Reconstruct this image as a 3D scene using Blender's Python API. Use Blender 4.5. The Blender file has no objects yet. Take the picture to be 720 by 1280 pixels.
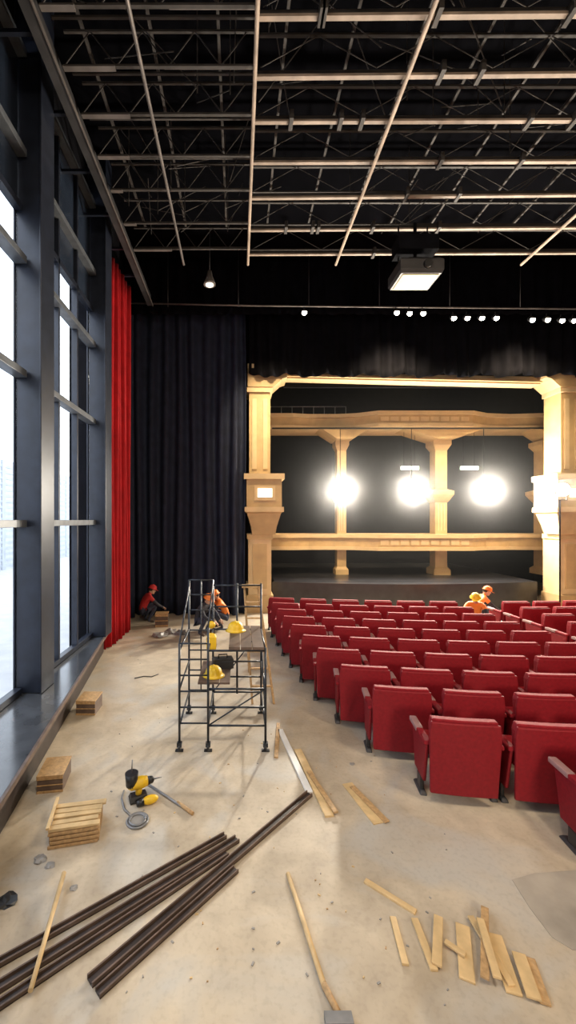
import bpy, bmesh, math, random
from mathutils import Vector, Matrix
random.seed(7)
scene=bpy.context.scene
col=scene.collection

# ------------------------------------------------------------ materials
def mat(name,c,rough=.6,var=.15,scale=6,metal=0,bump=0,stretch=(1,1,1),spec=.5,detail=5,c2=None):
    m=bpy.data.materials.new(name); m.use_nodes=True
    nt=m.node_tree; b=nt.nodes['Principled BSDF']
    b.inputs['Roughness'].default_value=rough; b.inputs['Metallic'].default_value=metal
    b.inputs['Specular IOR Level'].default_value=spec
    tc=nt.nodes.new('ShaderNodeTexCoord'); mp=nt.nodes.new('ShaderNodeMapping')
    mp.inputs['Scale'].default_value=stretch
    nz=nt.nodes.new('ShaderNodeTexNoise'); nz.inputs['Scale'].default_value=scale; nz.inputs['Detail'].default_value=detail
    cr=nt.nodes.new('ShaderNodeValToRGB')
    lo=tuple(max(0,x*(1-var)) for x in c); hi=tuple(min(1,x*(1+var)) for x in c) if c2 is None else c2
    cr.color_ramp.elements[0].color=(*lo,1); cr.color_ramp.elements[1].color=(*hi,1)
    cr.color_ramp.elements[0].position=.3; cr.color_ramp.elements[1].position=.7
    nt.links.new(tc.outputs['Object'],mp.inputs['Vector']); nt.links.new(mp.outputs[0],nz.inputs['Vector'])
    nt.links.new(nz.outputs['Fac'],cr.inputs[0]); nt.links.new(cr.outputs[0],b.inputs['Base Color'])
    if bump:
        bp=nt.nodes.new('ShaderNodeBump'); bp.inputs['Strength'].default_value=bump; bp.inputs['Distance'].default_value=.02
        nt.links.new(nz.outputs['Fac'],bp.inputs['Height']); nt.links.new(bp.outputs[0],b.inputs['Normal'])
    return m
def emis(name,c,s):
    m=bpy.data.materials.new(name); m.use_nodes=True; nt=m.node_tree
    b=nt.nodes['Principled BSDF']; b.inputs['Base Color'].default_value=(*c,1)
    b.inputs['Emission Color'].default_value=(*c,1); b.inputs['Emission Strength'].default_value=s
    return m
M={}
M['steel']=mat('navy_steel',(.015,.019,.032),.38,.3,5,.2)
M['steel_l']=mat('grey_steel',(.11,.12,.135),.4,.2,8,.2)
M['black']=mat('matte_black',(.005,.005,.007),.95,.3,3,spec=.08)
M['ceil']=mat('ceiling_black',(.002,.002,.003),.95,.3,2,spec=.03)
M['truss']=mat('truss_lit',(.33,.25,.19),.6,.35,3)  # brighter bars: their warm lighting is put into the colour
M['truss_d']=mat('truss_dim',(.040,.033,.029),.7,.4,4)  # dim twin of the bar colour, shade put into the tone
M['rail']=mat('rail_grey',(.05,.048,.05),.5,.25,4,.3)
M['rail_l']=mat('rail_edge',(.15,.13,.12),.5,.25,4,.3)
M['cream']=mat('cream_plaster',(.50,.345,.165),.6,.12,3)
M['cream_l']=mat('cream_plaster_light',(.62,.455,.25),.6,.1,3)
M['red']=mat('seat_red',(.20,.006,.012),.6,.14,30,0,.1,spec=.3)
M['redpad']=mat('seat_red_pad',(.23,.008,.015),.75,.14,30,0,.1,spec=.25)
M['arm']=mat('armrest_pad',(.34,.20,.19),.5,.1,20)
M['redcurt']=mat('curtain_red',(.34,.006,.010),.8,.2,4,spec=.2)
M['blackcurt']=mat('curtain_black',(.013,.018,.040),.8,.3,4,spec=.35)
M['valance']=mat('valance_black',(.004,.004,.006),.95,.3,4,spec=.06)
M['wood']=mat('pine_wood',(.45,.28,.13),.6,.25,5,0,.1,(6,6,6))
M['wood_l']=mat('pine_wood_light',(.60,.42,.21),.6,.2,7,0,.1)
M['wood_dk']=mat('dark_walnut_and_shade',(.028,.019,.017),.45,.4,8)  # dark planks, and the painted shade on the window ledge face
M['wood_edge']=mat('brown_board',(.11,.072,.055),.5,.3,8)
M['white']=mat('white_board',(.75,.74,.72),.5,.05,6)
M['grey']=mat('grey_metal',(.24,.24,.25),.4,.2,9,.5)
M['scaf']=mat('scaffold_metal',(.035,.04,.05),.4,.3,9,.5)
M['yellow']=mat('safety_yellow',(.80,.50,.02),.4,.08,9)
M['orange']=mat('safety_orange',(.85,.22,.03),.5,.1,9)
M['redcl']=mat('red_cloth',(.45,.02,.02),.8,.15,12)
M['denim']=mat('work_trousers',(.03,.035,.06),.85,.3,15)
M['shirt']=mat('dark_shirt',(.03,.03,.04),.85,.3,15)
M['skin']=mat('skin',(.55,.32,.22),.55,.06,15)
M['hair']=mat('hair_dark',(.03,.02,.015),.8,.3,40)
M['boot']=mat('boot_leather',(.06,.035,.02),.6,.3,15)
M['plastic']=mat('black_plastic',(.015,.015,.017),.4,.2,10)
M['stage']=mat('stage_deck',(.024,.024,.028),.3,.3,4)
M['ledge']=mat('ledge_stone',(.045,.05,.06),.18,.3,4)
M['facade']=mat('facade_slat',(.50,.52,.56),.8,.1,2)
M['facade_d']=mat('facade_dark_slat',(.42,.45,.49),.8,.1,2)
M['ground']=mat('outdoor_paving',(.50,.50,.51),.9,.1,2)
M['tint']=mat('tinted_panel',(.02,.028,.045),.2,.2,2)
M['paper']=mat('crumpled_plastic',(.27,.255,.24),.4,.2,9)
M['patch']=mat('floor_patch_dull',(.33,.29,.24),.8,.25,3,0,.2)
M['lamp']=emis('lamp_white',(1,.93,.82),300)
M['lamps']=emis('small_lamp',(1,.9,.75),30)
M['sign']=emis('sign_light',(.75,1,.8),2.2)
M['signw']=emis('sign_white',(1,.95,.8),2)
def floor_mat():
    m=bpy.data.materials.new('dusty_concrete'); m.use_nodes=True; nt=m.node_tree; b=nt.nodes['Principled BSDF']
    L=nt.links.new
    tc=nt.nodes.new('ShaderNodeTexCoord')
    def noise(s,d=6,dist=0):
        n=nt.nodes.new('ShaderNodeTexNoise'); n.inputs['Scale'].default_value=s; n.inputs['Detail'].default_value=d
        n.inputs['Distortion'].default_value=dist; L(tc.outputs['Object'],n.inputs['Vector']); return n
    def ramp(n,a,bb,ca,cb):
        r=nt.nodes.new('ShaderNodeValToRGB'); r.color_ramp.elements[0].position=a; r.color_ramp.elements[1].position=bb
        r.color_ramp.elements[0].color=(*ca,1); r.color_ramp.elements[1].color=(*cb,1); L(n.outputs['Fac'],r.inputs[0]); return r
    n1=noise(.7,8,.7); r1=ramp(n1,.34,.62,(.41,.335,.245),(.56,.475,.365))
    n2=noise(4,9,.6); r2=ramp(n2,.3,.7,(.84,.83,.82),(1.08,1.08,1.07))
    mx=nt.nodes.new('ShaderNodeMixRGB'); mx.blend_type='MULTIPLY'; mx.inputs[0].default_value=1
    L(r1.outputs[0],mx.inputs[1]); L(r2.outputs[0],mx.inputs[2])
    n3=noise(.9,8,1.4); r3=ramp(n3,.50,.66,(0,0,0),(1,1,1))
    mx2=nt.nodes.new('ShaderNodeMixRGB'); mx2.inputs[2].default_value=(.46,.43,.385,1)
    mm=nt.nodes.new('ShaderNodeMath'); mm.operation='MULTIPLY'; mm.inputs[1].default_value=.85
    L(r3.outputs[0],mm.inputs[0]); L(mm.outputs[0],mx2.inputs[0]); L(mx.outputs[0],mx2.inputs[1])
    n4=noise(26,4,0); r4=ramp(n4,.35,.5,(.92,.915,.91),(1,1,1))
    mx3=nt.nodes.new('ShaderNodeMixRGB'); mx3.blend_type='MULTIPLY'; mx3.inputs[0].default_value=1
    L(mx2.outputs[0],mx3.inputs[1]); L(r4.outputs[0],mx3.inputs[2])
    L(mx3.outputs[0],b.inputs['Base Color'])
    rr=ramp(n1,.3,.7,(.32,.32,.32),(.65,.65,.65)); L(rr.outputs[0],b.inputs['Roughness'])
    bp=nt.nodes.new('ShaderNodeBump'); bp.inputs['Strength'].default_value=.15; bp.inputs['Distance'].default_value=.02
    L(n2.outputs['Fac'],bp.inputs['Height']); L(bp.outputs[0],b.inputs['Normal'])
    return m
M['floor']=floor_mat()
def glass_mat():
    m=bpy.data.materials.new('window_glass'); m.use_nodes=True; nt=m.node_tree
    for n in list(nt.nodes):
        if n.type!='OUTPUT_MATERIAL': nt.nodes.remove(n)
    o=nt.nodes['Material Output']; t=nt.nodes.new('ShaderNodeBsdfTransparent'); t.inputs[0].default_value=(.92,.95,.98,1)
    g=nt.nodes.new('ShaderNodeBsdfGlossy'); g.inputs['Roughness'].default_value=.05
    mx=nt.nodes.new('ShaderNodeMixShader'); mx.inputs[0].default_value=.05
    nt.links.new(t.outputs[0],mx.inputs[1]); nt.links.new(g.outputs[0],mx.inputs[2]); nt.links.new(mx.outputs[0],o.inputs[0])
    return m
M['glass']=glass_mat()
def halo_mat():  # thin scattering added for the glow round the floodlights
    m=bpy.data.materials.new('lamp_halo_volume'); m.use_nodes=True; nt=m.node_tree
    for n in list(nt.nodes):
        if n.type!='OUTPUT_MATERIAL': nt.nodes.remove(n)
    o=nt.nodes['Material Output']; v=nt.nodes.new('ShaderNodeVolumeScatter')
    v.inputs['Density'].default_value=.0085; v.inputs['Anisotropy'].default_value=.86
    nt.links.new(v.outputs[0],o.inputs['Volume']); return m
M['halo']=halo_mat()

# ------------------------------------------------------------ mesh builder
class B:
    def __init__(s): s.bm=bmesh.new(); s.mats=[]
    def mi(s,k):
        if k not in s.mats: s.mats.append(k)
        return s.mats.index(k)
    def _tag(s,faces,k,smooth=False):
        i=s.mi(k)
        for f in faces: f.material_index=i; f.smooth=smooth
    def hexa(s,v,k):
        vs=[s.bm.verts.new(p) for p in v]
        fs=[s.bm.faces.new([vs[i] for i in q]) for q in ((0,3,2,1),(4,5,6,7),(0,1,5,4),(1,2,6,5),(2,3,7,6),(3,0,4,7))]
        s._tag(fs,k)
    def box(s,x0,x1,y0,y1,z0,z1,k):
        s.hexa([(x0,y0,z0),(x1,y0,z0),(x1,y1,z0),(x0,y1,z0),(x0,y0,z1),(x1,y0,z1),(x1,y1,z1),(x0,y1,z1)],k)
    def bar(s,a,b,w,h,k,up=(0,0,1)):
        a=Vector(a); b=Vector(b); d=(b-a).normalized(); up=Vector(up)
        if abs(d.dot(up))>.98: up=Vector((0,1,0))
        r=d.cross(up).normalized(); u=r.cross(d).normalized(); r*=w/2; u*=h/2
        s.hexa([a-r-u,a+r-u,b+r-u,b-r-u,a-r+u,a+r+u,b+r+u,b-r+u],k)
    def tube(s,pts,rad,k,seg=10,cap=True):
        pts=[Vector(p) for p in pts]
        if not hasattr(rad,'__len__'): rad=[rad]*len(pts)
        rings=[]; pr=None
        for i,p in enumerate(pts):
            d=(pts[min(i+1,len(pts)-1)]-pts[max(i-1,0)])
            d.normalize()
            if pr is None:
                ref=Vector((0,0,1)) if abs(d.z)<.9 else Vector((1,0,0))
                u=d.cross(ref).normalized()
            else:
                u=(pr-d*pr.dot(d)).normalized()
            pr=u; v=d.cross(u)
            rings.append([s.bm.verts.new(p+(u*math.cos(t)+v*math.sin(t))*rad[i]) for t in [2*math.pi*j/seg for j in range(seg)]])
        fs=[]
        for a,b in zip(rings,rings[1:]):
            for j in range(seg): fs.append(s.bm.faces.new([a[j],a[(j+1)%seg],b[(j+1)%seg],b[j]]))
        s._tag(fs,k,True)
        if cap: s._tag([s.bm.faces.new(rings[0][::-1]),s.bm.faces.new(rings[-1])],k)
    def lathe(s,c,prof,k,seg=20):
        c=Vector(c); rings=[]
        for r,z in prof:
            rings.append([s.bm.verts.new(c+Vector((max(r,.0005)*math.cos(2*math.pi*j/seg),max(r,.0005)*math.sin(2*math.pi*j/seg),z))) for j in range(seg)])
        fs=[]
        for a,b in zip(rings,rings[1:]):
            for j in range(seg): fs.append(s.bm.faces.new([a[j],a[(j+1)%seg],b[(j+1)%seg],b[j]]))
        s._tag(fs,k,True); s._tag([s.bm.faces.new(rings[0][::-1]),s.bm.faces.new(rings[-1])],k)
    def sqloft(s,cx,cy,prof,k):
        rings=[]
        for hx,hy,z in prof:
            rings.append([s.bm.verts.new((cx+a*hx,cy+b*hy,z)) for a,b in ((-1,-1),(1,-1),(1,1),(-1,1))])
        fs=[s.bm.faces.new(rings[0][::-1]),s.bm.faces.new(rings[-1])]
        for a,b in zip(rings,rings[1:]):
            for j in range(4): fs.append(s.bm.faces.new([a[j],a[(j+1)%4],b[(j+1)%4],b[j]]))
        s._tag(fs,k)
    def sphere(s,c,r,k,M4=None,u=16,v=10):
        if not hasattr(r,'__len__'): r=(r,r,r)
        mtx=Matrix.Translation(Vector(c))@(M4 or Matrix.Identity(4))@Matrix.Diagonal((*r,1))
        res=bmesh.ops.create_uvsphere(s.bm,u_segments=u,v_segments=v,radius=1,matrix=mtx)
        fs=set(f for vv in res['verts'] for f in vv.link_faces); s._tag(fs,k,True)
    def prism(s,poly,y0,y1,k):
        a=[s.bm.verts.new((x,y0,z)) for x,z in poly]; b=[s.bm.verts.new((x,y1,z)) for x,z in poly]
        n=len(poly); fs=[s.bm.faces.new(a),s.bm.faces.new(b[::-1])]
        for j in range(n): fs.append(s.bm.faces.new([a[(j+1)%n],a[j],b[j],b[(j+1)%n]]))
        s._tag(fs,k)
    def mesh(s,name):
        bmesh.ops.recalc_face_normals(s.bm,faces=s.bm.faces)
        me=bpy.data.meshes.new(name); s.bm.to_mesh(me); s.bm.free()
        for k in s.mats: me.materials.append(M[k])
        return me
    def obj(s,name,loc=(0,0,0),rot=(0,0,0),bevel=0,parent=None):
        o=bpy.data.objects.new(name,s.mesh(name)); col.objects.link(o); o.location=loc; o.rotation_euler=rot
        if bevel:
            md=o.modifiers.new('bevel','BEVEL'); md.width=bevel; md.segments=2; md.limit_method='ANGLE'
        if parent: o.parent=parent
        return o
def empty(name,loc=(0,0,0),rot=(0,0,0)):
    e=bpy.data.objects.new(name,None); e.empty_display_size=.2; col.objects.link(e); e.location=loc; e.rotation_euler=rot; return e

# ------------------------------------------------------------ shell
b=B(); b.box(-3.6,14,-4,19,-.2,0,'floor'); b.obj('floor')
b=B(); b.box(-3.6,14,-4,19,10.6,10.8,'ceil'); b.obj('ceiling')
b=B(); b.box(14,14.2,-4,19,0,10.6,'black'); b.obj('wall_right')
b=B(); b.box(-3.6,14.2,-4.2,-4,0,10.6,'black'); b.obj('wall_rear')
b=B(); b.box(-3.6,14.2,19,19.2,0,10.6,'black'); b.obj('wall_stage_back')
b=B(); b.box(-3.7,-3.5,10.6,19,0,10.6,'black'); b.box(-3.7,-3.15,-4,10.6,9.6,10.6,'black')
b.box(-3.7,-3.15,8.75,10.6,0,9.6,'black'); b.box(-3.3,-3.14,-4,8.75,0,.22,'steel'); b.obj('wall_left')
posts=[(-3.6,-3.2),(-.5,-.1),(2.6,3.0),(5.62,6.02),(8.35,8.75)]
b=B()
for y0,y1 in posts:
    b.box(-3.14,-2.80,y0+.03,y1-.03,.455,10.6,'steel')
    b.box(-2.80,-2.77,y0,y1,.455,10.6,'steel')
    b.box(-3.17,-3.14,y0,y1,.455,10.6,'steel')
b.obj('window_column_frame',bevel=.008)
trans=[2.85,4.95,6.55,8.05,9.45]
GX=-3.12
n=1
for (a0,a1),(c0,c1) in zip(posts,posts[1:]):
    y0=a1; y1=c0
    b=B()
    for z in trans:
        b.box(-3.15,-2.97,y0,y1,z-.05,z+.05,'steel_l')
    b.box(-3.15,-3.04,y0,y1,.455,.54,'steel')
    step=(y1-y0)/3
    for i in (1,2):
        yy=y0+step*i; b.box(-3.15,-3.04,yy-.028,yy+.028,.54,9.45,'steel')
    b.box(GX-.005,GX+.005,y0,y1,.5,7.25,'glass')
    b.box(GX-.02,GX+.02,y0,y1,7.35,9.5,'tint')
    b.box(-3.15,-3.04,y0,y1,7.25,7.35,'steel')
    b.obj('window_%d'%n,bevel=.004); n+=1
b=B()
def lx(y): return -2.09-(y-3.5)*(.72/4.8)
ya,yb=-.5,8.8
pts=[(-3.14,ya),(lx(ya),ya),(lx(yb),yb),(-3.14,yb)]
b.hexa([(x,y,.40) for x,y in pts]+[(x,y,.45) for x,y in pts],'ledge')
pts2=[(-3.14,ya),(lx(ya)-.08,ya),(lx(yb)-.08,yb),(-3.14,yb)]
b.hexa([(x,y,.0) for x,y in pts2]+[(x,y,.40) for x,y in pts2],'wood_dk')  # ledge face coloured dark to stand for shade below the strip
b.bar((lx(ya)+.012,ya,.42),(lx(yb)+.012,yb,.42),.03,.06,'wood_edge')
b.obj('window_ledge')
b=B(); b.box(-60,-3.75,-40,60,-.6,-.5,'ground'); b.obj('outdoor_ground')
b=B()
b.box(-16.3,-16,-20,60,-.5,7.0,'facade')
for i in range(18): b.box(-16.0,-15.96,-20,60,-.3+i*.4,-.14+i*.4,'facade_d')
for j in range(14): b.box(-16.0,-15.94,-18+j*5,-17.6+j*5,-.5,7.0,'facade_d')
b.obj('neighbouring_building')

# ------------------------------------------------------------ ceiling grid
b=B()
ys=[2.9,3.55,4.2,4.85,5.5,6.15,6.85,7.55,8.4,9.2]
for i,y in enumerate(ys):
    j=random.uniform(-.03,.03)
    b.bar((.22,y+.03,9.02+j),(13.9,y-.10,9.0-j),.055,.035,'truss')
    b.bar((.22,y+.03,9.075+j),(13.9,y-.10,9.055-j),.012,.07,'truss_d')
    b.box(.22,13.9,y+.16,y+.19,9.22,9.25,'truss_d')
    b.box(.22,13.9,y-.02,y+.02,9.55,9.58,'truss_d')
    x=.3; up=True
    while x<13.2:
        b.tube([(x,y,9.12 if up else 9.56),(x+.8,y,9.56 if up else 9.12)],.007,'truss_d',5,False); x+=.8; up=not up
    for k in range(7):
        xx=random.uniform(.4,10); b.box(xx,xx+.06,y-.12,y+.08,8.96,9.10,'truss_d')
    b.box(-2.4,.22,y-.02,y+.02,9.12,9.15,'truss_d'); b.box(-2.4,.22,y-.015,y+.015,9.6,9.63,'truss_d')
    b.box(-2.4,.22,y+.28,y+.31,9.35,9.38,'truss_d')
    b.box(-2.4,-1.9+random.uniform(-.3,.4),y-.045,y+.025,9.09,9.115,'rail_l')
    b.box(-.9+random.uniform(-.3,.3),.2,y+.03,y+.06,9.16,9.19,'rail_l')
    x=-2.4; up=True
    while x<0:
        b.tube([(x,y,9.14 if up else 9.62),(x+.36,y,9.62 if up else 9.14)],.009,'truss_d',5,False); x+=.36; up=not up
for i in range(90):
    x=random.uniform(-2.2,11); y=random.uniform(3.2,9)
    b.tube([(x,y,9.12),(x+random.uniform(-1.2,1.2),y+random.uniform(-.9,.9),9.8)],.008,'truss_d',5,False)
    if i%3==0: b.tube([(x,y,9.05),(x,y,10.6)],.008,'truss_d',5,False)
for i in range(14):
    x=-2.2+i*.95; b.box(x,x+.04,2.5,9.4,9.75,9.80,'truss_d')
b.obj('ceiling_truss_grid')
b=B()
for x,r in ((-1.29,.026),(.225,.028),(2.3,.030),(6.68,.03),(10.2,.03)):
    b.tube([(x,-3.9,8.93),(x,9.45,8.93)],r,'rail_l' if x<0 else 'truss',10)
b.obj('ceiling_pipes')
b=B()
b.box(-2.49,-2.45,-3.9,11.2,8.92,9.2,'rail'); b.box(-2.55,-2.39,-3.9,11.2,8.90,8.92,'rail'); b.box(-2.40,-2.385,-3.9,11.2,8.88,8.93,'rail_l')
b.box(-2.72,-2.70,-3.9,11.2,9.4,9.5,'rail')
for y in range(-3,11): b.box(-3.14,-2.49,y,y+.05,9.0,9.05,'steel')
b.obj('ceiling_rail_beam')

# ------------------------------------------------------------ curtains
def curtain(name,p0,p1,z0,z1,m,fold=.28,amp=.11,seed=1,scallop=0):
    rnd=random.Random(seed)
    p0=Vector(p0); p1=Vector(p1); L=(p1-p0).length; d=(p1-p0)/L; nrm=Vector((-d.y,d.x))
    nu=int(L/fold*12); nv=16; bm=bmesh.new(); ph=[rnd.uniform(-.5,.5) for _ in range(int(L/fold)+3)]
    am=[rnd.uniform(.6,1.2) for _ in ph]
    g=[]
    for i in range(nu+1):
        u=i/nu*L; t=u/fold; k=int(t); f=t-k
        w=math.sin(2*math.pi*t+ph[k]*(1-f)+ph[k+1]*f); w=math.copysign(abs(w)**.75,w)
        a=amp*(am[k]*(1-f)+am[k+1]*f); row=[]
        for j in range(nv+1):
            v=j/nv; z=z0+(z1-z0)*v
            aa=a*(1-.35*v); sway=.03*math.sin(v*5+t*1.3)
            p=p0+d*(u+sway)+nrm*(w*aa+.02*math.sin(3*t+v*4))
            zz=z - (scallop*abs(math.sin(math.pi*u/1.2))*(1-v) if scallop else 0)
            row.append(bm.verts.new((p.x,p.y,zz)))
        g.append(row)
    for i in range(nu):
        for j in range(nv):
            f=bm.faces.new([g[i][j],g[i+1][j],g[i+1][j+1],g[i][j+1]]); f.smooth=True
    me=bpy.data.meshes.new(name); bm.to_mesh(me); bm.free(); me.materials.append(M[m])
    o=bpy.data.objects.new(name,me); col.objects.link(o)
    s=o.modifiers.new('thick','SOLIDIFY'); s.thickness=.012
    return o
curtain('red_curtain',(-2.97,8.9),(-2.88,10.5),.02,9.0,'redcurt',.23,.09,3)
curtain('black_curtain',(-3.35,12.25),(.20,12.25),.02,9.7,'blackcurt',.42,.15,5)
curtain('black_curtain',(-3.25,10.75),(-3.15,12.0),.02,9.7,'blackcurt',.3,.1,9)
curtain('black_valance',(.32,12.3),(13.9,12.3),7.42,10.5,'valance',.4,.07,11,.12)
curtain('black_valance',(-3.3,11.75),(13.9,11.75),8.95,10.55,'valance',.4,.05,12)
b=B(); b.tube([(-3.1,11.35,9.05),(.5,11.35,8.98),(13.9,11.35,8.85)],.022,'rail_l',8)
for x in (-2,0,2,4,6,8,10,12): b.tube([(x,11.35,8.95),(x,11.35,10.58)],.01,'rail',5)
b.obj('lighting_pipe')

# ------------------------------------------------------------ proscenium
b=B(); PY=12.75
def col_pros(cx,sgn):
    b.box(cx-.42,cx+.42,PY-.28,PY+.5,0,.55,'cream'); b.box(cx-.36,cx+.36,PY-.22,PY+.5,.55,2.35,'cream_l')
    b.box(cx-.22,cx+.22,PY-.26,PY-.2,.75,2.15,'cream')
    b.box(cx-.40,cx+.40,PY-.26,PY+.5,2.3,2.45,'cream')
    b.sqloft(cx+.12*sgn,PY,[(.36,.3,2.45),(.40,.36,2.7),(.52,.45,3.1),(.56,.5,3.15)],'cream')
    b.box(cx+.12*sgn-.60,cx+.12*sgn+.60,PY-.55,PY+.5,3.15,3.3,'cream_l')
    b.box(cx+.12*sgn-.54,cx+.12*sgn+.54,PY-.49,PY+.5,3.3,4.15,'cream')
    b.box(cx+.12*sgn-.62,cx+.12*sgn+.62,PY-.57,PY+.5,4.15,4.32,'cream_l')
    b.box(cx+.12*sgn-.30,cx+.12*sgn+.34,PY-.52,PY-.48,3.5,3.95,'cream_l')
    b.box(cx+.12*sgn-.20,cx+.12*sgn+.24,PY-.54,PY-.515,3.6,3.86,'signw')
    b.box(cx-.33,cx+.33,PY-.2,PY+.5,4.32,6.9,'cream')
    b.box(cx-.24,cx-.10,PY-.24,PY-.19,4.5,6.7,'cream_l'); b.box(cx+.10,cx+.24,PY-.24,PY-.19,4.5,6.7,'cream_l')
    b.box(cx-.4,cx+.4,PY-.27,PY+.5,6.9,7.05,'cream_l')
    x0=cx-.38*sgn
    poly=[(x0,7.05),(cx+.42*sgn,7.05),(cx+.7*sgn,7.3),(cx+.85*sgn,7.35),(cx+.85*sgn,7.62),(x0,7.75)]
    if sgn<0: poly=poly[::-1]
    b.prism(poly,PY-.3,PY+.5,'cream')
    b.prism([(p[0],p[1]) for p in ([(x0,7.62),(cx+.95*sgn,7.55),(cx+.95*sgn,7.66),(x0,7.75)] if sgn>0 else [(x0,7.75),(cx+.95*sgn,7.66),(cx+.95*sgn,7.55),(x0,7.62)])],PY-.36,PY-.3,'cream_l')
col_pros(.67,1); col_pros(10.45,-1)
b.hexa([(1.3,PY+.1,7.46),(9.7,PY+.1,7.26),(9.7,PY+.5,7.26),(1.3,PY+.5,7.46),(1.3,PY+.1,7.66),(9.7,PY+.1,7.5),(9.7,PY+.5,7.5),(1.3,PY+.5,7.66)],'cream_l')
b.hexa([(1.3,PY,7.50),(9.7,PY,7.30),(9.7,PY+.1,7.30),(1.3,PY+.1,7.50),(1.3,PY,7.57),(9.7,PY,7.37),(9.7,PY+.1,7.37),(1.3,PY+.1,7.57)],'cream')
b.obj('proscenium_arch')
b=B(); b.box(-3.5,.24,12.75,13.1,0,10.6,'black'); b.box(.24,14,12.9,13.25,7.78,10.6,'black'); b.box(1.5,9.6,13.26,13.35,7.3,10.6,'black'); b.box(10.92,14,12.75,13.25,0,7.78,'black'); b.obj('wall_front')
b=B(); b.box(1.25,9.85,13.28,18.9,.0,.78,'black')
b.prism([(1.2,.78),(9.9,.78),(9.9,.86),(1.2,.86)],13.27,18.9,'stage')
bmv=[(1.12+8.78*i/16,13.25-.55*math.sin(math.pi*i/16)) for i in range(17)]
lo=[b.bm.verts.new((x,y,.0)) for x,y in bmv]; hi=[b.bm.verts.new((x,y,.855)) for x,y in bmv]
fs=[b.bm.faces.new([lo[i],lo[i+1],hi[i+1],hi[i]]) for i in range(16)]+[b.bm.faces.new(hi)]
b._tag(fs,'stage')
b.obj('stage_platform')
def balcony(zb,zt,rail):
    b=B(); y=14.7
    xs=[1.0,2.0,2.6,3.6,4.3,5.0,8.4,9.1,10.0,11.0,13.9]
    yo=[0,0,.12,.12,0,-.35,-.35,0,.12,0,0]
    def strip(z0,z1,dy,k):
        for i in range(len(xs)-1):
            b.hexa([(xs[i],y+yo[i]-dy,z0),(xs[i+1],y+yo[i+1]-dy,z0),(xs[i+1],y+1.2,z0),(xs[i],y+1.2,z0),
                    (xs[i],y+yo[i]-dy,z1),(xs[i+1],y+yo[i+1]-dy,z1),(xs[i+1],y+1.2,z1),(xs[i],y+1.2,z1)],k)
    strip(zt-.13,zt,.10,'cream_l'); strip(zb+.12,zt-.13,0,'cream'); strip(zb,zb+.12,.06,'cream_l')
    for i in range(9):
        x=5.1+i*.36; b.box(x,x+.28,y-.38,y-.345,zb+.2,zt-.2,'cream_l')
    if rail:
        b.tube([(1.1,y+.2,zt+.32),(4,y+.2,zt+.32)],.02,'grey',6)
        for i in range(8): b.tube([(1.2+i*.4,y+.2,zt),(1.2+i*.4,y+.2,zt+.32)],.016,'grey',6)
        for i in range(12): b.box(4.9+i*.32,5.1+i*.32,y+.1,y+.35,zt,zt+.14,'truss_d')
    return b
b=balcony(6.25,6.8,True)
for cx,w in ((3.87,.9),(7.55,1.5)):
    b.prism([(cx-w,6.25),(cx-.3,5.86),(cx+.3,5.86),(cx+w,6.25)],14.5,15.5,'cream')
b.prism([(10.9,6.25),(11.5,5.86),(12.6,5.86),(12.6,6.25)],14.5,15.5,'cream')
b.obj('upper_balcony')
b=balcony(1.80,2.38,False); b.obj('lower_balcony')
for cx,w in ((3.87,.17),(7.57,.22),(11.6,.24)):
    b=B()
    b.sqloft(cx,15.15,[(w*1.4,w*1.4,.86),(w*1.4,w*1.4,1.05),(w,w,1.15),(w,w,1.80)],'cream')
    b.sqloft(cx,15.15,[(w,w,2.38),(w,w,3.55),(w*1.2,w*1.2,3.6),(w*1.8,w*1.8,3.85),(w*1.8,w*1.8,3.98),(w,w,4.05),(w,w,5.5),(w*1.5,w*1.5,5.7),(w*1.5,w*1.5,5.86)],'cream')
    for dx in (-.5,0,.5): b.box(cx+dx*w-.02,cx+dx*w+.02,15.15-w-.02,15.15-w,2.5,3.5,'cream_l')
    b.obj('balcony_column')
for x in (6.4,8.62):
    b=B(); b.box(x-.33,x+.33,14.9,14.96,4.78,4.9,'sign'); b.box(x-.36,x+.36,14.96,15.0,4.74,4.94,'plastic')
    b.tube([(x-.2,14.98,4.9),(x-.2,14.98,6.25)],.008,'black',5); b.tube([(x+.2,14.98,4.9),(x+.2,14.98,6.25)],.008,'black',5)
    b.obj('exit_sign')
def area(name,loc,direction,size,power,colr,sizey=None,shape='DISK',spread=180):
    l=bpy.data.lights.new(name,'AREA'); l.energy=power; l.color=colr; l.shape=shape; l.size=size
    if sizey: l.size_y=sizey
    l.spread=math.radians(spread)
    o=bpy.data.objects.new(name,l); col.objects.link(o); o.location=loc
    o.rotation_euler=Vector(direction).to_track_quat('-Z','Y').to_euler(); return o
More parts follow.
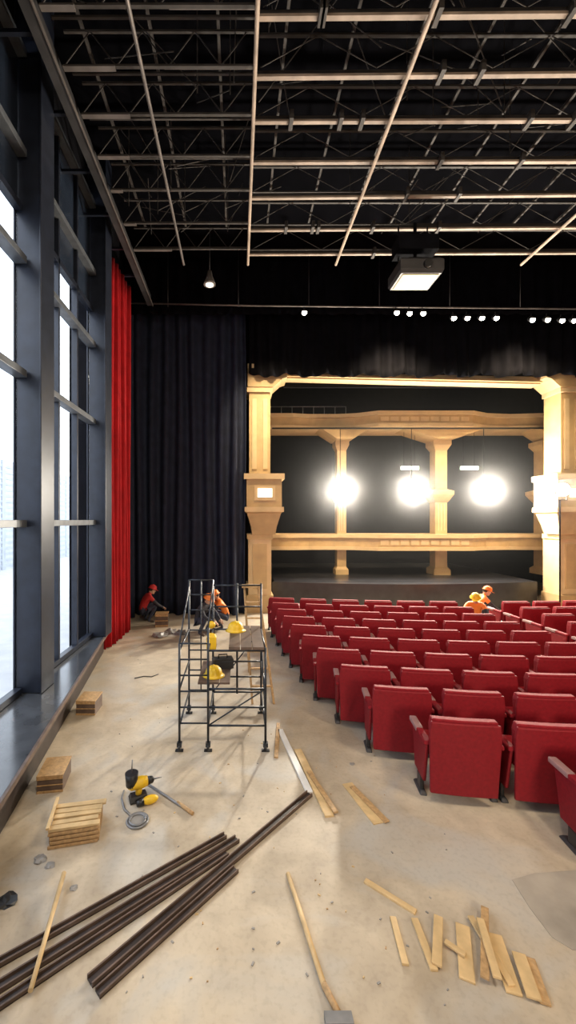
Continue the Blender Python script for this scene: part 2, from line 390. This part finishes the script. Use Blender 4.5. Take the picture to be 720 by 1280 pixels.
for i,(x,y,z,pl) in enumerate(((3.62,14.1,3.95,2.18),(6.15,14.1,3.95,2.18),(8.72,14.1,3.95,2.18),(9.62,11.85,3.8,4.95))):
    e=empty('stage_floodlight',(x,y,z))
    s=.72 if i<3 else .55
    b=B()
    b.tube([(0,0.02,0),(0,.08,0),(0,.25,0),(0,.29,0)],[.37*s,.35*s,.22*s,.1*s],'plastic',28)
    b.tube([(0,-.02,0),(0,.04,0)],[.33*s,.33*s],'lamp',28)
    b.obj('housing',parent=e)
    b=B()
    if i<3: b.tube([(-.39*s,.12,0),(-.39*s,.12,.3),(.39*s,.12,.3),(.39*s,.12,0)],.012,'black',6); b.tube([(0,.12,.3),(0,.12,pl)],.012,'black',6)
    else: b.tube([(0,.12,-.30),(0,.12,-3.8)],.02,'black',6); b.tube([(-.39*s,.12,0),(-.39*s,.12,-.3),(.39*s,.12,-.3),(.39*s,.12,0)],.012,'black',6); b.lathe((0,.12,-3.8),[(.25,0),(.25,.02),(.03,.06)],'plastic',16)
    b.obj('yoke',parent=e)
    a=area('lamp',(0,-.06,0),(0,-1,-.06),.5*s,850 if i<3 else 420,(1,.90,.74)); a.parent=e
b=B(); b.tube([(1.2,14.22,6.16),(13,14.22,6.16)],.03,'plastic',8); b.obj('flood_bar')
b=B(); b.box(.35,13.8,10.9,18.8,.95,7.3,'halo'); b.obj('lamp_halo_volume')  # added volume, only there to give the floodlights soft halos

groups=[(495,8.9),(511,8.88),(528,8.88),(566,8.75),(583,8.75),(601,8.75),(619,8.75),(664,8.7),(683,8.7),(701,8.68),(716,8.68),(735,8.68),(380,8.9)]
for g,z in groups:
    x=(g-298)*11.3/500
    b=B(); b.tube([(0,0,.0),(0,.10,.07),(0,.16,.1)],[.075,.07,.04],'plastic',12); b.tube([(0,-.008,-.004),(0,.004,0)],[.07,.07],'lamps',12)
    b.tube([(0,.08,.08),(0,.06,.2)],.012,'plastic',6)
    b.obj('track_spotlight',(x,11.24,z-.17))
e=empty('ceiling_projector',(3.62,8.2,7.78))
b=B(); b.sqloft(0,0,[(.40,.30,0),(.43,.34,.06),(.43,.34,.26),(.38,.28,.32)],'rail'); b.box(-.36,.36,-.27,.27,-.015,.0,'cream_l')
b.tube([(.1,-.33,.15),(.1,-.40,.15)],[.09,.08],'plastic',16)
b.obj('projector_body',parent=e,bevel=.02)
b=B(); b.tube([(0,0,.32),(0,0,1.2)],.035,'black',8); b.box(-.2,.2,-.2,.2,.32,.38,'black')
for sx in (-.3,.3): b.tube([(sx,.1,.3),(sx,.1,1.2)],.015,'black',6)
b.box(-.4,.4,-.2,.2,.55,.85,'black')
b.obj('mount',parent=e)
b=B(); b.lathe((0,0,0),[(.15,0),(.14,.05),(.07,.22),(.05,.34),(.02,.36)],'rail_l',16); b.lathe((0,0,-.01),[(.10,0),(.10,.02)],'signw',16)
b.tube([(0,0,.34),(0,0,1.75)],.012,'plastic',6); b.obj('pendant_lamp',(-.72,10.0,8.78))

# ------------------------------------------------------------ seats
def seat_mesh():
    b=B()
    def panel(y0,y1,z0,z1,hw0,hw1,k,lean=0,curve=.03):
        n=8; nz=6; fr=[];bk=[]
        for j in range(nz+1):
            t=j/nz; z=z0+(z1-z0)*t; hw=hw0+(hw1-hw0)*t
            if j==nz: hw-=.02
            yy=-lean*t
            fr.append([b.bm.verts.new((-hw+2*hw*i/n, y0+yy+curve*((2*i/n-1)**2), z)) for i in range(n+1)])
            bk.append([b.bm.verts.new((-hw+2*hw*i/n, y1+yy+curve*((2*i/n-1)**2), z)) for i in range(n+1)])
        fs=[]
        for j in range(nz):
            for i in range(n):
                fs.append(b.bm.faces.new([fr[j][i],fr[j][i+1],fr[j+1][i+1],fr[j+1][i]]))
                fs.append(b.bm.faces.new([bk[j][i+1],bk[j][i],bk[j+1][i],bk[j+1][i+1]]))
            fs.append(b.bm.faces.new([fr[j+1][0],bk[j+1][0],bk[j][0],fr[j][0]])); fs.append(b.bm.faces.new([fr[j][n],bk[j][n],bk[j+1][n],fr[j+1][n]]))
        for i in range(n):
            fs.append(b.bm.faces.new([fr[nz][i],fr[nz][i+1],bk[nz][i+1],bk[nz][i]])); fs.append(b.bm.faces.new([fr[0][i+1],fr[0][i],bk[0][i],bk[0][i+1]]))
        b._tag(fs,k)
    panel(0,.035,.12,.87,.32,.345,'red',.05,.015)
    panel(.035,.12,.42,.89,.29,.33,'redpad',.055,.015)
    b.hexa([(-.28,.13,.40),(.28,.13,.40),(.28,.50,.42),(-.28,.50,.42),(-.28,.13,.50),(.28,.13,.50),(.27,.50,.53),(-.27,.50,.53)],'redpad')
    b.box(-.25,.25,.14,.46,.37,.40,'plastic')
    for s in (-1,1):
        x=s*.345; xa,xb=x-.018,x+.018
        b.hexa([(xa,.12,.17),(xb,.12,.17),(xb,.42,.17),(xa,.42,.17),(xa,.03,.60),(xb,.03,.60),(xb,.50,.58),(xa,.50,.58)],'red')
        b.box(x-.035,x+.035,.02,.30,.60,.645,'redpad')
        b.box(x-.038,x+.038,.30,.56,.598,.65,'arm')
        b.box(x-.02,x+.02,.20,.32,.03,.18,'plastic')
        b.hexa([(x-.04,.14,0),(x+.04,.14,0),(x+.04,.42,0),(x-.04,.42,0),(x-.025,.17,.04),(x+.025,.17,.04),(x+.025,.38,.04),(x-.025,.38,.04)],'rail')
    return b.mesh('theater_seat')
sm=seat_mesh()
R=26; CX=6.0
rows=[(3.16,3.27),(3.95,2.27),(4.72,1.95),(5.42,1.73),(6.14,1.55),(6.86,1.43),(7.56,1.33),(8.24,1.25),(8.92,1.19),(9.6,1.13),(10.25,1.11)]
def ycurve(y,x,x0): return y-(math.sqrt(R*R-(x-CX)**2)-math.sqrt(R*R-(x0-CX)**2))
def put(x,y,x0):
    o=bpy.data.objects.new('theater_seat',sm); col.objects.link(o)
    o.location=(x,ycurve(y,x,x0)+.06,0); o.rotation_euler=(0,0,-math.asin((CX-x)/R))
    md=o.modifiers.new('bevel','BEVEL'); md.width=.012; md.segments=2; md.limit_method='ANGLE'
for y,x0 in rows:
    x=x0
    while x<5.4 or (y<6.5 and x<7.6):
        put(x,y,x0); x+=.79
    if y>6.5:
        x=6.85
        while x<11.6-(11-y)*.3:
            put(x,y,x0); x+=.79
put(4.2,2.4,4.2)

# ------------------------------------------------------------ floor debris
def plank(name,p,q,w,t,z,k):
    b=B(); p=Vector((*p,z)); q=Vector((*q,z)); L=(q-p).length
    b.bar((-L/2,0,0),(L/2,0,0),w,t,k)
    return b.obj(name,(p+q)/2,(0,0,math.atan2(q.y-p.y,q.x-p.x)),bevel=.003)
def G(px,py): # ground solve used for the floor survey
    Y=1450/(py-650); return ((px-298)*Y/500,Y)
def channel(name,p,q,w,h,z):
    b=B(); p=Vector((*p,z)); q=Vector((*q,z)); L=(q-p).length
    b.bar((-L/2,0,.006),(L/2,0,.006),w,.012,'wood_dk')
    b.bar((-L/2,-w/2+.006,h/2),(L/2,-w/2+.006,h/2),.012,h,'wood_edge'); b.bar((-L/2,w/2-.006,h/2),(L/2,w/2-.006,h/2),.012,h,'wood_edge')
    b.bar((-L/2,0,h*.3),(L/2,0,h*.3),w*.5,h*.5,'wood_dk')
    return b.obj(name,(p+q)/2,(0,0,math.atan2(q.y-p.y,q.x-p.x)),bevel=.002)
channel('dark_floor_channel',(.75,4.22),(-.93,2.50),.075,.035,0)
channel('dark_floor_channel',(-.02,3.31),(-.86,2.44),.065,.03,0)
channel('dark_floor_channel',(-.01,3.62),(-1.75,2.26),.07,.035,0)
channel('dark_floor_channel',(-.12,3.66),(-1.95,2.32),.055,.035,0)
channel('dark_floor_channel',(-.10,3.47),(-1.45,2.36),.06,.03,0)
def rod(p,q,r,k,z=None):
    b=B(); z=r if z is None else z
    b.tube([(*p,z),(*q,z)],[r,r*.85],k,10); return b
b=rod(G(80,1100),G(38,1250),.018,'wood_l',.056); b.obj('wooden_handle')
b=B(); b.tube([(*G(360,1095),.018),(*G(405,1235),.018)],.018,'wood_l',10); b.tube([(*G(405,1235),.02),(*G(425,1275),.02)],.02,'wood',10)
gx,gy=G(428,1282); b.box(gx-.10,gx+.06,gy-.03,gy+.03,.0,.05,'grey'); b.obj('long_handled_hammer')
plank('white_trim_board',G(350,913),G(387,992),.075,.02,.010,'white')
plank('pine_board',G(372,938),G(412,1022),.09,.022,.011,'wood_l')
plank('pine_board',G(348,905),G(345,948),.05,.02,.010,'wood')
plank('pine_board',G(386,968),G(420,1020),.05,.02,.033,'wood')
plank('pine_offcut',G(434,980),G(474,1030),.12,.012,.006,'wood_l')
plank('pine_offcut',G(440,985),G(484,1030),.06,.012,.019,'wood')
plank('wood_strip',G(456,1102),G(520,1142),.045,.018,.009,'wood_l')
plank('wood_strip',G(491,1148),G(507,1208),.045,.018,.009,'wood_l')
plank('wood_strip',G(518,1150),G(543,1215),.05,.018,.009,'wood_l')
plank('wood_strip',G(548,1150),G(546,1212),.06,.016,.0272,'wood_l')
slats=[((578,1158),(584,1228),.09,0),((588,1150),(640,1238),.045,1),((606,1142),(606,1232),.05,2),((618,1170),(643,1245),.09,0),((648,1197),(668,1255),.08,1),((662,1200),(682,1258),.06,0),((556,1182),(582,1200),.035,1),((600,1160),(622,1236),.05,3)]
for i,(p,q,w,l) in enumerate(slats):
    plank('wood_slat',G(*p),G(*q),w,.016,.009+.0175*l+.0006*i,('wood_l','wood_l','wood')[i%3])
def slat_crate(name,x,y,w,d,h,rz,n=4,seed=0):
    b=B(); rnd=random.Random(seed)
    for i in range(n):
        z0=h*i/n+.004; o1=rnd.uniform(-.012,.012)
        b.box(-w/2+o1,w/2+o1,-d/2,-d/2+.02,z0,z0+h/n-.012,'wood'); b.box(-w/2,w/2,d/2-.02,d/2,z0,z0+h/n-.012,'wood')
        b.box(-w/2,-w/2+.02,-d/2+.02,d/2-.02,z0,z0+h/n-.012,'wood'); b.box(w/2-.02,w/2,-d/2+.02,d/2-.02,z0,z0+h/n-.012,'wood')
    for sx in (-1,1):
        for sy in (-1,1): b.box(sx*(w/2-.04)-.018,sx*(w/2-.04)+.018,sy*(d/2-.04)-.018,sy*(d/2-.04)+.018,0,h,'wood_l')
    m=5
    for i in range(m):
        y0=-d/2+d*i/m; a=rnd.uniform(-.03,.02); c=rnd.uniform(-.02,.04); dz=rnd.uniform(0,.012)
        b.hexa([(-w/2+a,y0+.004,h),(w/2+c,y0+.004+a*.4,h),(w/2+c,y0+d/m-.012,h),(-w/2+a,y0+d/m-.012,h),
                (-w/2+a,y0+.004,h+.02+dz),(w/2+c,y0+.004+a*.4,h+.02),(w/2+c,y0+d/m-.012,h+.02),(-w/2+a,y0+d/m-.012,h+.02+dz)],'wood_l')
    b.box(-w/2-.02,-w/2+.01,-d/2-.01,d/2+.06,h+.033,h+.055,'wood_l')
    return b.obj(name,(x,y,0),(0,0,rz),bevel=.003)
slat_crate('wooden_crate',-1.50,3.72,.42,.34,.15,.22,4,1)
def plain_box(x,y,w,d,h,rz):
    b=B(); b.box(-w/2,w/2,-d/2,d/2,0,h,'wood_edge'); b.box(-w/2-.006,w/2+.006,-d/2-.006,d/2+.006,h,h+.015,'wood')
    b.box(-w/2-.004,w/2+.004,-d/2-.006,-d/2,h*.45,h*.52,'wood'); b.box(-w/2-.004,w/2+.004,-d/2-.006,-d/2,h*.82,h,'wood'); b.box(-w/2-.004,w/2+.004,-d/2-.006,-d/2,.0,h*.15,'wood'); return b.obj('wooden_box',(x,y,0),(0,0,rz),bevel=.004)
plain_box(-2.03,4.42,.26,.34,.17,.15)
plain_box(-2.27,6.1,.28,.32,.20,.0)
plain_box(-2.1,11.0,.34,.3,.34,.1)
e=empty('power_tool',(-1.02,4.15,0),(0,0,.4)); e.scale=(.85,.85,.85)
b=B(); b.sqloft(-.02,0,[(.10,.06,.0),(.11,.07,.03),(.09,.05,.08)],'plastic')
b.tube([(-.02,0,.07),(-.01,0,.17)],[.038,.042],'yellow',12)
b.tube([(-.15,0,.21),(-.11,0,.21),(.02,0,.21),(.09,0,.21)],[.04,.068,.07,.055],'yellow',14)
b.tube([(.09,0,.21),(.15,0,.21),(.17,0,.21)],[.05,.04,.02],'plastic',14); b.tube([(.17,0,.21),(.26,0,.21)],.008,'grey',8)
b.tube([(-.10,0,.20),(-.10,0,.35)],[.068,.08],'plastic',16)
b.tube([(-.10,0,.35),(-.09,.01,.50)],.008,'grey',6)
b.sphere((.10,-.12,.05),(.10,.05,.05),'yellow'); b.tube([(.02,-.12,.045),(-.06,-.13,.045)],[.04,.03],'plastic',12)
b.obj('tool_body',parent=e)
b=B()
gx,gy=G(172,1027); n=20
for rr,zz in ((.10,.012),(.075,.02)):
    b.tube([(gx+rr*math.cos(t*math.pi*2/n),gy+rr*math.sin(t*math.pi*2/n),zz) for t in range(n+1)],.011,'grey',8)
b.lathe((gx,gy,0),[(.09,0),(.09,.012),(.06,.016),(.0,.018)],'paper',24)
pts=[(gx-.07,gy+.05,.012),(gx-.17,gy+.15,.012),(gx-.24,gy+.30,.012),(gx-.25,gy+.42,.012)]
b.tube(pts,.011,'grey',8); b.obj('hose_reel')
b=rod(G(185,982),G(240,1018),.014,'grey'); b.tube([(*G(222,1005),.016),(*G(241,1019),.016)],.018,'wood',8); b.obj('pry_bar')
def blob(name,x,y,r,k,flat=.25,seed=0):
    rnd=random.Random(seed); bm=bmesh.new(); bmesh.ops.create_icosphere(bm,subdivisions=2,radius=r)
    for v in bm.verts:
        f=1+rnd.uniform(-.4,.35); v.co.x*=f; v.co.y*=f; v.co.z=max(0,(v.co.z+r*.2)*flat*f)
    me=bpy.data.meshes.new(name); bm.to_mesh(me); bm.free(); me.materials.append(M[k]); o=bpy.data.objects.new(name,me); col.objects.link(o); o.location=(x,y,0)
for i,(px,py,r) in enumerate([(50,1075,.05),(62,1082,.04),(92,1110,.03),(8,1128,.07),(440,955,.03),(70,1010,.03)]):
    x,y=G(px,py); blob('plaster_rubble',x,y,r,'paper' if i!=3 else 'plastic',.3,i)
b=B()
for i in range(110):
    px=random.uniform(140,560); py=random.uniform(810,1270); x,y=G(px,py); s=random.uniform(.004,.013); a=random.uniform(0,3)
    b.bar((x,y,.003),(x+s*math.cos(a)*2,y+s*math.sin(a)*2,.003),s,.006,random.choice(['wood_l','paper','wood','paper']))
b.obj('wood_chips')
b=B(); pts=[G(640,1100),G(668,1092),G(722,1088),G(760,1190),G(716,1188),G(690,1172),G(662,1135)]
n=len(pts); lo=[b.bm.verts.new((x,y,.001)) for x,y in pts]; hi=[b.bm.verts.new((x,y,.004)) for x,y in pts]
fs=[b.bm.faces.new(hi[::-1]),b.bm.faces.new(lo)]+[b.bm.faces.new([lo[i],lo[(i+1)%n],hi[(i+1)%n],hi[i]]) for i in range(n)]
b._tag(fs,'patch'); b.obj('floor_patch')  # thin flat patch, a little darker than the floor around it
b=B(); b.tube([(-1.9,7.3,.01),(-1.75,7.4,.01),(-1.6,7.38,.01),(-1.5,7.5,.01)],.008,'plastic',6); b.obj('cable')
for i,(x,y) in enumerate(((-1.75,10.3),(-1.45,10.2),(-1.95,10.0))): blob('debris_pile',x,y,.16,'grey' if i%2 else 'paper',.5,20+i)

# ------------------------------------------------------------ scaffold
e=empty('rolling_scaffold',(0,0,0))
b=B(); r=.015
X0,X1,X2=-.74,-.38,.34; Y0,Y1=5.02,6.0
for x in (X0,X1):
    for y,t in ((Y0,1.55 if x==X1 else 1.35),(Y1,2.0)):
        b.tube([(x,y,.09),(x,y,t)],r,'scaf',8)
b.tube([(X2,Y0,.09),(X2,Y0,1.30)],r,'scaf',8); b.tube([(X2,Y1,.09),(X2,Y1,1.95)],r,'scaf',8)
b.tube([(-.02,Y1,.3),(-.02,Y1,1.95)],r,'scaf',8); b.tube([(X0+.18,Y1,.35),(X0+.18,Y1,2.0)],.010,'scaf',8)
for z in (.35,.55,.75,.95,1.15,1.35): b.tube([(X0,Y0,z),(X1,Y0,z)],.011,'scaf',6)
for z in (.35,.65,.95,1.25,1.55,1.78,2.0): b.tube([(X0,Y1,z),(X1,Y1,z)],.011,'scaf',6)
for z in (.32,.55,.78,1.26): 
    b.tube([(X1,Y0,z),(X2,Y0,z)],.013,'scaf',6); b.tube([(X1,Y1,z),(X2,Y1,z)],.013,'scaf',6)
for z in (1.6,1.92): b.tube([(X1,Y1,z),(X2,Y1,z)],.013,'scaf',6)
for x in (X0,X1,X2):
    for z in (.32,.78,1.26): b.tube([(x,Y0,z),(x,Y1,z)],.013,'scaf',6)
b.tube([(X0,Y0,1.35),(X0,Y1,1.9)],.011,'scaf',6); b.tube([(X1,Y0,1.55),(X1,Y1,2.0)],.011,'scaf',6)
b.tube([(X1,Y0,.32),(X2,Y0,.78)],.009,'scaf',6); b.tube([(X1,Y1,.32),(X2,Y1,1.26)],.009,'scaf',6); b.tube([(X2,Y0,.32),(X2,Y1,1.26)],.009,'scaf',6)
b.obj('frame',parent=e)
b=B()
for x0 in (-.12,.03,.18): b.box(x0,x0+.14,Y0-.02,Y1+.02,1.275,1.31,'wood_edge')
for x0 in (-.52,-.38,-.24): b.box(x0,x0+.13,Y0+.1,Y1-.1,.795,.82,'wood_edge')
b.obj('platform',parent=e)
b=B()
for x in (X0,X1,X2):
    for y in (Y0,Y1):
        b.tube([(x-.015,y,.045),(x+.015,y,.045)],.045,'plastic',14); b.box(x-.03,x+.03,y-.03,y+.03,.06,.11,'scaf'); b.box(x-.05,x+.05,y-.02,y+.02,.0,.02,'scaf')
b.obj('casters',parent=e)
b=B(); b.sqloft(-.36,5.35,[(.045,.035,1.17),(.065,.055,1.19),(.065,.055,1.34),(.045,.035,1.38)],'yellow'); b.tube([(-.40,5.35,1.37),(-.38,5.35,1.60),(-.34,5.35,1.60),(-.32,5.35,1.37)],.008,'plastic',6)
b.sphere((-.36,5.35,1.50),(.055,.05,.05),'yellow')
b.obj('tool_bag',parent=e,bevel=.006)
def hat(x,y,z,k,r):
    b=B(); b.lathe((0,0,0),[(.15,0),(.118,.012),(.114,.04),(.1,.085),(.065,.118),(.0,.131)],k,20); b.tube([(0,-.09,.09),(0,0,.136),(0,.09,.09)],.012,k,6); b.obj('hard_hat',(x,y,z),(0,0,r))
hat(-.33,5.35,.822,'yellow',.4); hat(-.04,5.75,1.312,'yellow',.2)
b=B(); b.box(-.14,.14,-.08,.08,0,.13,'plastic'); b.box(-.145,.145,-.085,.085,.09,.11,'scaf'); b.tube([(-.06,0,.13),(-.06,0,.18),(.06,0,.18),(.06,0,.13)],.01,'plastic',6); b.obj('toolbox',(-.22,5.65,.822),(0,0,.2))
b=B()
for dx in (0,.34):
    b.bar((.10+dx*.7,6.9,1.75),(.22+dx,6.3,0),.03,.025,'wood'); b.bar((.10+dx*.7,6.9,1.75),(.20+dx,7.6,0),.025,.02,'wood')
for i in range(1,7):
    t=i/7; b.bar((.22-.12*t,6.3+.6*t,1.75*t),(.56-.22*t,6.3+.6*t,1.75*t),.05,.02,'wood')
b.box(.06,.38,6.82,6.98,1.74,1.78,'wood'); b.obj('wooden_stepladder')

# ------------------------------------------------------------ people
POSES={
 'crouch':dict(pel=(0,-.14,.34),sp=(0,-.08,.50),ch=(0,.04,.67),nk=(0,.12,.80),hd=(0,.19,.91),
   sh=(.18,.07,.74),el=(.26,.26,.53),wr=(.15,.45,.42),hp=(.10,-.11,.32),kn=(.19,.26,.50),an=(.15,.02,.09),to=(.17,.20,.045),tilt=.35),
}
def seg_dist(p,a,b):
    ab=b-a; t=max(0,min(1,(p-a).dot(ab)/ab.length_squared)); return (p-(a+ab*t)).length
def worker(loc,rz,pose,top,helmet,pants='denim',sleeve='shirt',name='construction_worker'):
    P=POSES[pose]; e=empty(name,loc,(0,0,rz))
    vs=[];rad=[];ed=[];seg=[]
    def V(p,r): vs.append(Vector(p)); rad.append(r); return len(vs)-1
    def E(a,b,k): ed.append((a,b)); seg.append((a,b,k))
    pel=V(P['pel'],(.15,.115)); sp=V(P['sp'],(.135,.10)); ch=V(P['ch'],(.165,.115)); nk=V(P['nk'],(.058,.058)); 
    nh=V(Vector(P['nk']).lerp(Vector(P['hd']),.55),(.05,.05))
    E(pel,sp,top);E(sp,ch,top);E(ch,nk,top);E(nk,nh,'skin')
    for s in (-1,1):
        f=lambda k:(P[k][0]*s,P[k][1],P[k][2])
        sh=V(f('sh'),(.068,.068)); el=V(f('el'),(.046,.046)); wr=V(f('wr'),(.032,.028))
        E(ch,sh,top);E(sh,el,sleeve);E(el,wr,sleeve)
        d=(Vector(f('wr'))-Vector(f('el'))).normalized(); hand=Vector(f('wr'))+d*.07
        h=V(hand,(.038,.018)); E(wr,h,'skin')
        hp=V(f('hp'),(.092,.092)); kn=V(f('kn'),(.064,.064)); an=V(f('an'),(.043,.043)); to=V(f('to'),(.045,.036))
        E(pel,hp,pants);E(hp,kn,pants);E(kn,an,pants);E(an,to,'boot')
    me=bpy.data.meshes.new('body'); me.from_pydata(vs,ed,[]); o=bpy.data.objects.new('tmp',me); col.objects.link(o)
    md=o.modifiers.new('s','SKIN'); md.use_smooth_shade=True
    for i,r in enumerate(rad): me.skin_vertices[0].data[i].radius=r; me.skin_vertices[0].data[i].use_root=(i==0)
    ss=o.modifiers.new('ss','SUBSURF'); ss.levels=2; ss.render_levels=2
    dg=bpy.context.evaluated_depsgraph_get(); dg.update()
    bm2=bpy.data.meshes.new_from_object(o.evaluated_get(dg)); bpy.data.objects.remove(o)
    bm2.name='body'; keys=[]
    for k in (top,sleeve,'skin',pants,'boot'):
        if k not in keys: keys.append(k)
    bm2.materials.clear()
    for k in keys: bm2.materials.append(M[k])
    for p in bm2.polygons:
        c=p.center; best=min(seg,key=lambda q:seg_dist(c,vs[q[0]],vs[q[1]])-max(rad[q[0]][0],rad[q[1]][0])*.9)
        p.material_index=keys.index(best[2]); p.use_smooth=True
    ob=bpy.data.objects.new('body',bm2); col.objects.link(ob); ob.parent=e
    b=B()
    for s in (-1,1):
        wr=Vector((P['wr'][0]*s,*P['wr'][1:])); el=Vector((P['el'][0]*s,*P['el'][1:])); d=(wr-el).normalized()
        side=d.cross(Vector((0,0,1))).normalized(); dn=side.cross(d).normalized(); 
        if dn.z>0: dn=-dn
        for i,(off,ln) in enumerate(((-.030,.072),(-.010,.080),(.010,.075),(.028,.058))):
            p=wr+d*.075+side*off
            b.tube([p-d*.02,p+d*ln*.4,p+d*ln*.75+dn*ln*.22,p+d*ln*.9+dn*ln*.55],[.010,.0095,.009,.007],'skin',7)
        inw=side if (side.x*-s)>0 else -side
        p=wr+d*.03+inw*.028
        b.tube([p-inw*.01,p+inw*.022+d*.02,p+inw*.026+d*.045+dn*.015],[.012,.011,.008],'skin',7)
    b.obj('hands',parent=e)
    hd=Vector(P['hd']); Rm=Matrix.Rotation(-P['tilt'],4,'X'); b=B()
    def T(v): return hd+(Rm@Vector(v))
    b.sphere(T((0,0,0)),(.076,.095,.115),'skin',Rm,20,14)
    b.sphere(T((0,.055,-.065)),(.048,.04,.045),'skin',Rm)
    b.tube([T((0,.085,.015)),T((0,.112,-.018)),T((0,.095,-.03))],[.008,.015,.010],'skin',8)
    for s in (-1,1):
        b.sphere(T((s*.076,0,-.01)),(.012,.02,.032),'skin',Rm,10,8)
        b.sphere(T((s*.030,.083,.008)),(.012,.008,.008),'white',Rm,10,8); b.sphere(T((s*.030,.090,.008)),(.005,.003,.005),'plastic',Rm,8,6)
        b.tube([T((s*.015,.092,.026)),T((s*.045,.082,.026))],.005,'hair',6)
    b.tube([T((-.022,.094,-.058)),T((0,.099,-.06)),T((.022,.094,-.058))],.005,'redcl',6)
    b.sphere(T((0,-.018,.022)),(.082,.092,.104),'hair',Rm,18,12)
    b.obj('head',parent=e)
    b=B()
    prof=[(.145,.0),(.116,.012),(.112,.04),(.098,.085),(.063,.113),(.02,.124),(.0,.125)]
    b.lathe((0,0,0),prof,helmet,24); b.tube([(0,-.09,.086),(0,0,.130),(0,.09,.086)],.012,helmet,6)
    b.hexa([(-.08,.10,-.004),(.08,.10,-.004),(.06,.175,-.01),(-.06,.175,-.01),(-.08,.10,.008),(.08,.10,.008),(.06,.175,.0),(-.06,.175,.0)],helmet)
    h=b.obj('hard_hat',parent=e); h.location=T((0,0,.03)); h.rotation_euler=(-P['tilt'],0,0); h.scale=(.9,1,1)
    return e
worker((-.92,10.1,0),math.radians(-120),'crouch','shirt','orange')
worker((-.42,10.6,0),math.radians(100),'crouch','orange','orange')
worker((-2.62,11.3,0),math.radians(-60),'crouch','redcl','redcl')
worker((6.1,10.3,0),math.radians(150),'crouch','orange','yellow')
worker((6.75,11.2,0),math.radians(-100),'crouch','orange','orange')

# ------------------------------------------------------------ lights
w=bpy.data.worlds.new('world'); scene.world=w; w.use_nodes=True
nt=w.node_tree; bg=nt.nodes['Background']; bg.inputs[0].default_value=(.90,.94,1,1); bg.inputs[1].default_value=4.2
area('overhead_fill',(5,0.5,8.6),(0.05,.25,-1),1.4,340,(1,.82,.60))  # added lamp out of view overhead, fills floor and seats
area('overhead_fill',(0,0.5,8.6),(0,.3,-1),1.1,220,(1,.84,.64))  # second added overhead fill, out of view
area('front_fill',(3,-3,3.2),(0.05,1,-.08),1.2,100,(1,.82,.62),spread=95)  # added lamp behind the camera, fills seat backs and stage
area('ceiling_fill',(7,1.5,.9),(0.2,.55,1),.8,60,(1,.76,.54))  # added unseen lamp that brightens the ceiling bars from below
area('balcony_front_light',(4.5,10.2,8.7),(0.1,1,-1.0),.6,140,(1,.78,.48),spread=64)
area('balcony_front_light',(8.5,10.2,8.7),(0,1,-1.0),.6,140,(1,.78,.48),spread=64)
area('balcony_front_light',(1.0,10.2,8.6),(0,.75,-1.0),.5,50,(1,.78,.48),spread=56)

# ------------------------------------------------------------ camera
cd=bpy.data.cameras.new('camera'); cam=bpy.data.objects.new('camera',cd); col.objects.link(cam)
cam.location=(0,0,2.9); cam.rotation_euler=(math.radians(90),0,0)
cd.sensor_fit='VERTICAL'; cd.sensor_height=36; cd.sensor_width=36; cd.lens=36*500/1280
cd.shift_x=62/1280; cd.shift_y=10/1280; cd.clip_start=.05; cd.clip_end=300
scene.camera=cam
scene.view_settings.view_transform='Standard'
scene.view_settings.look='None'
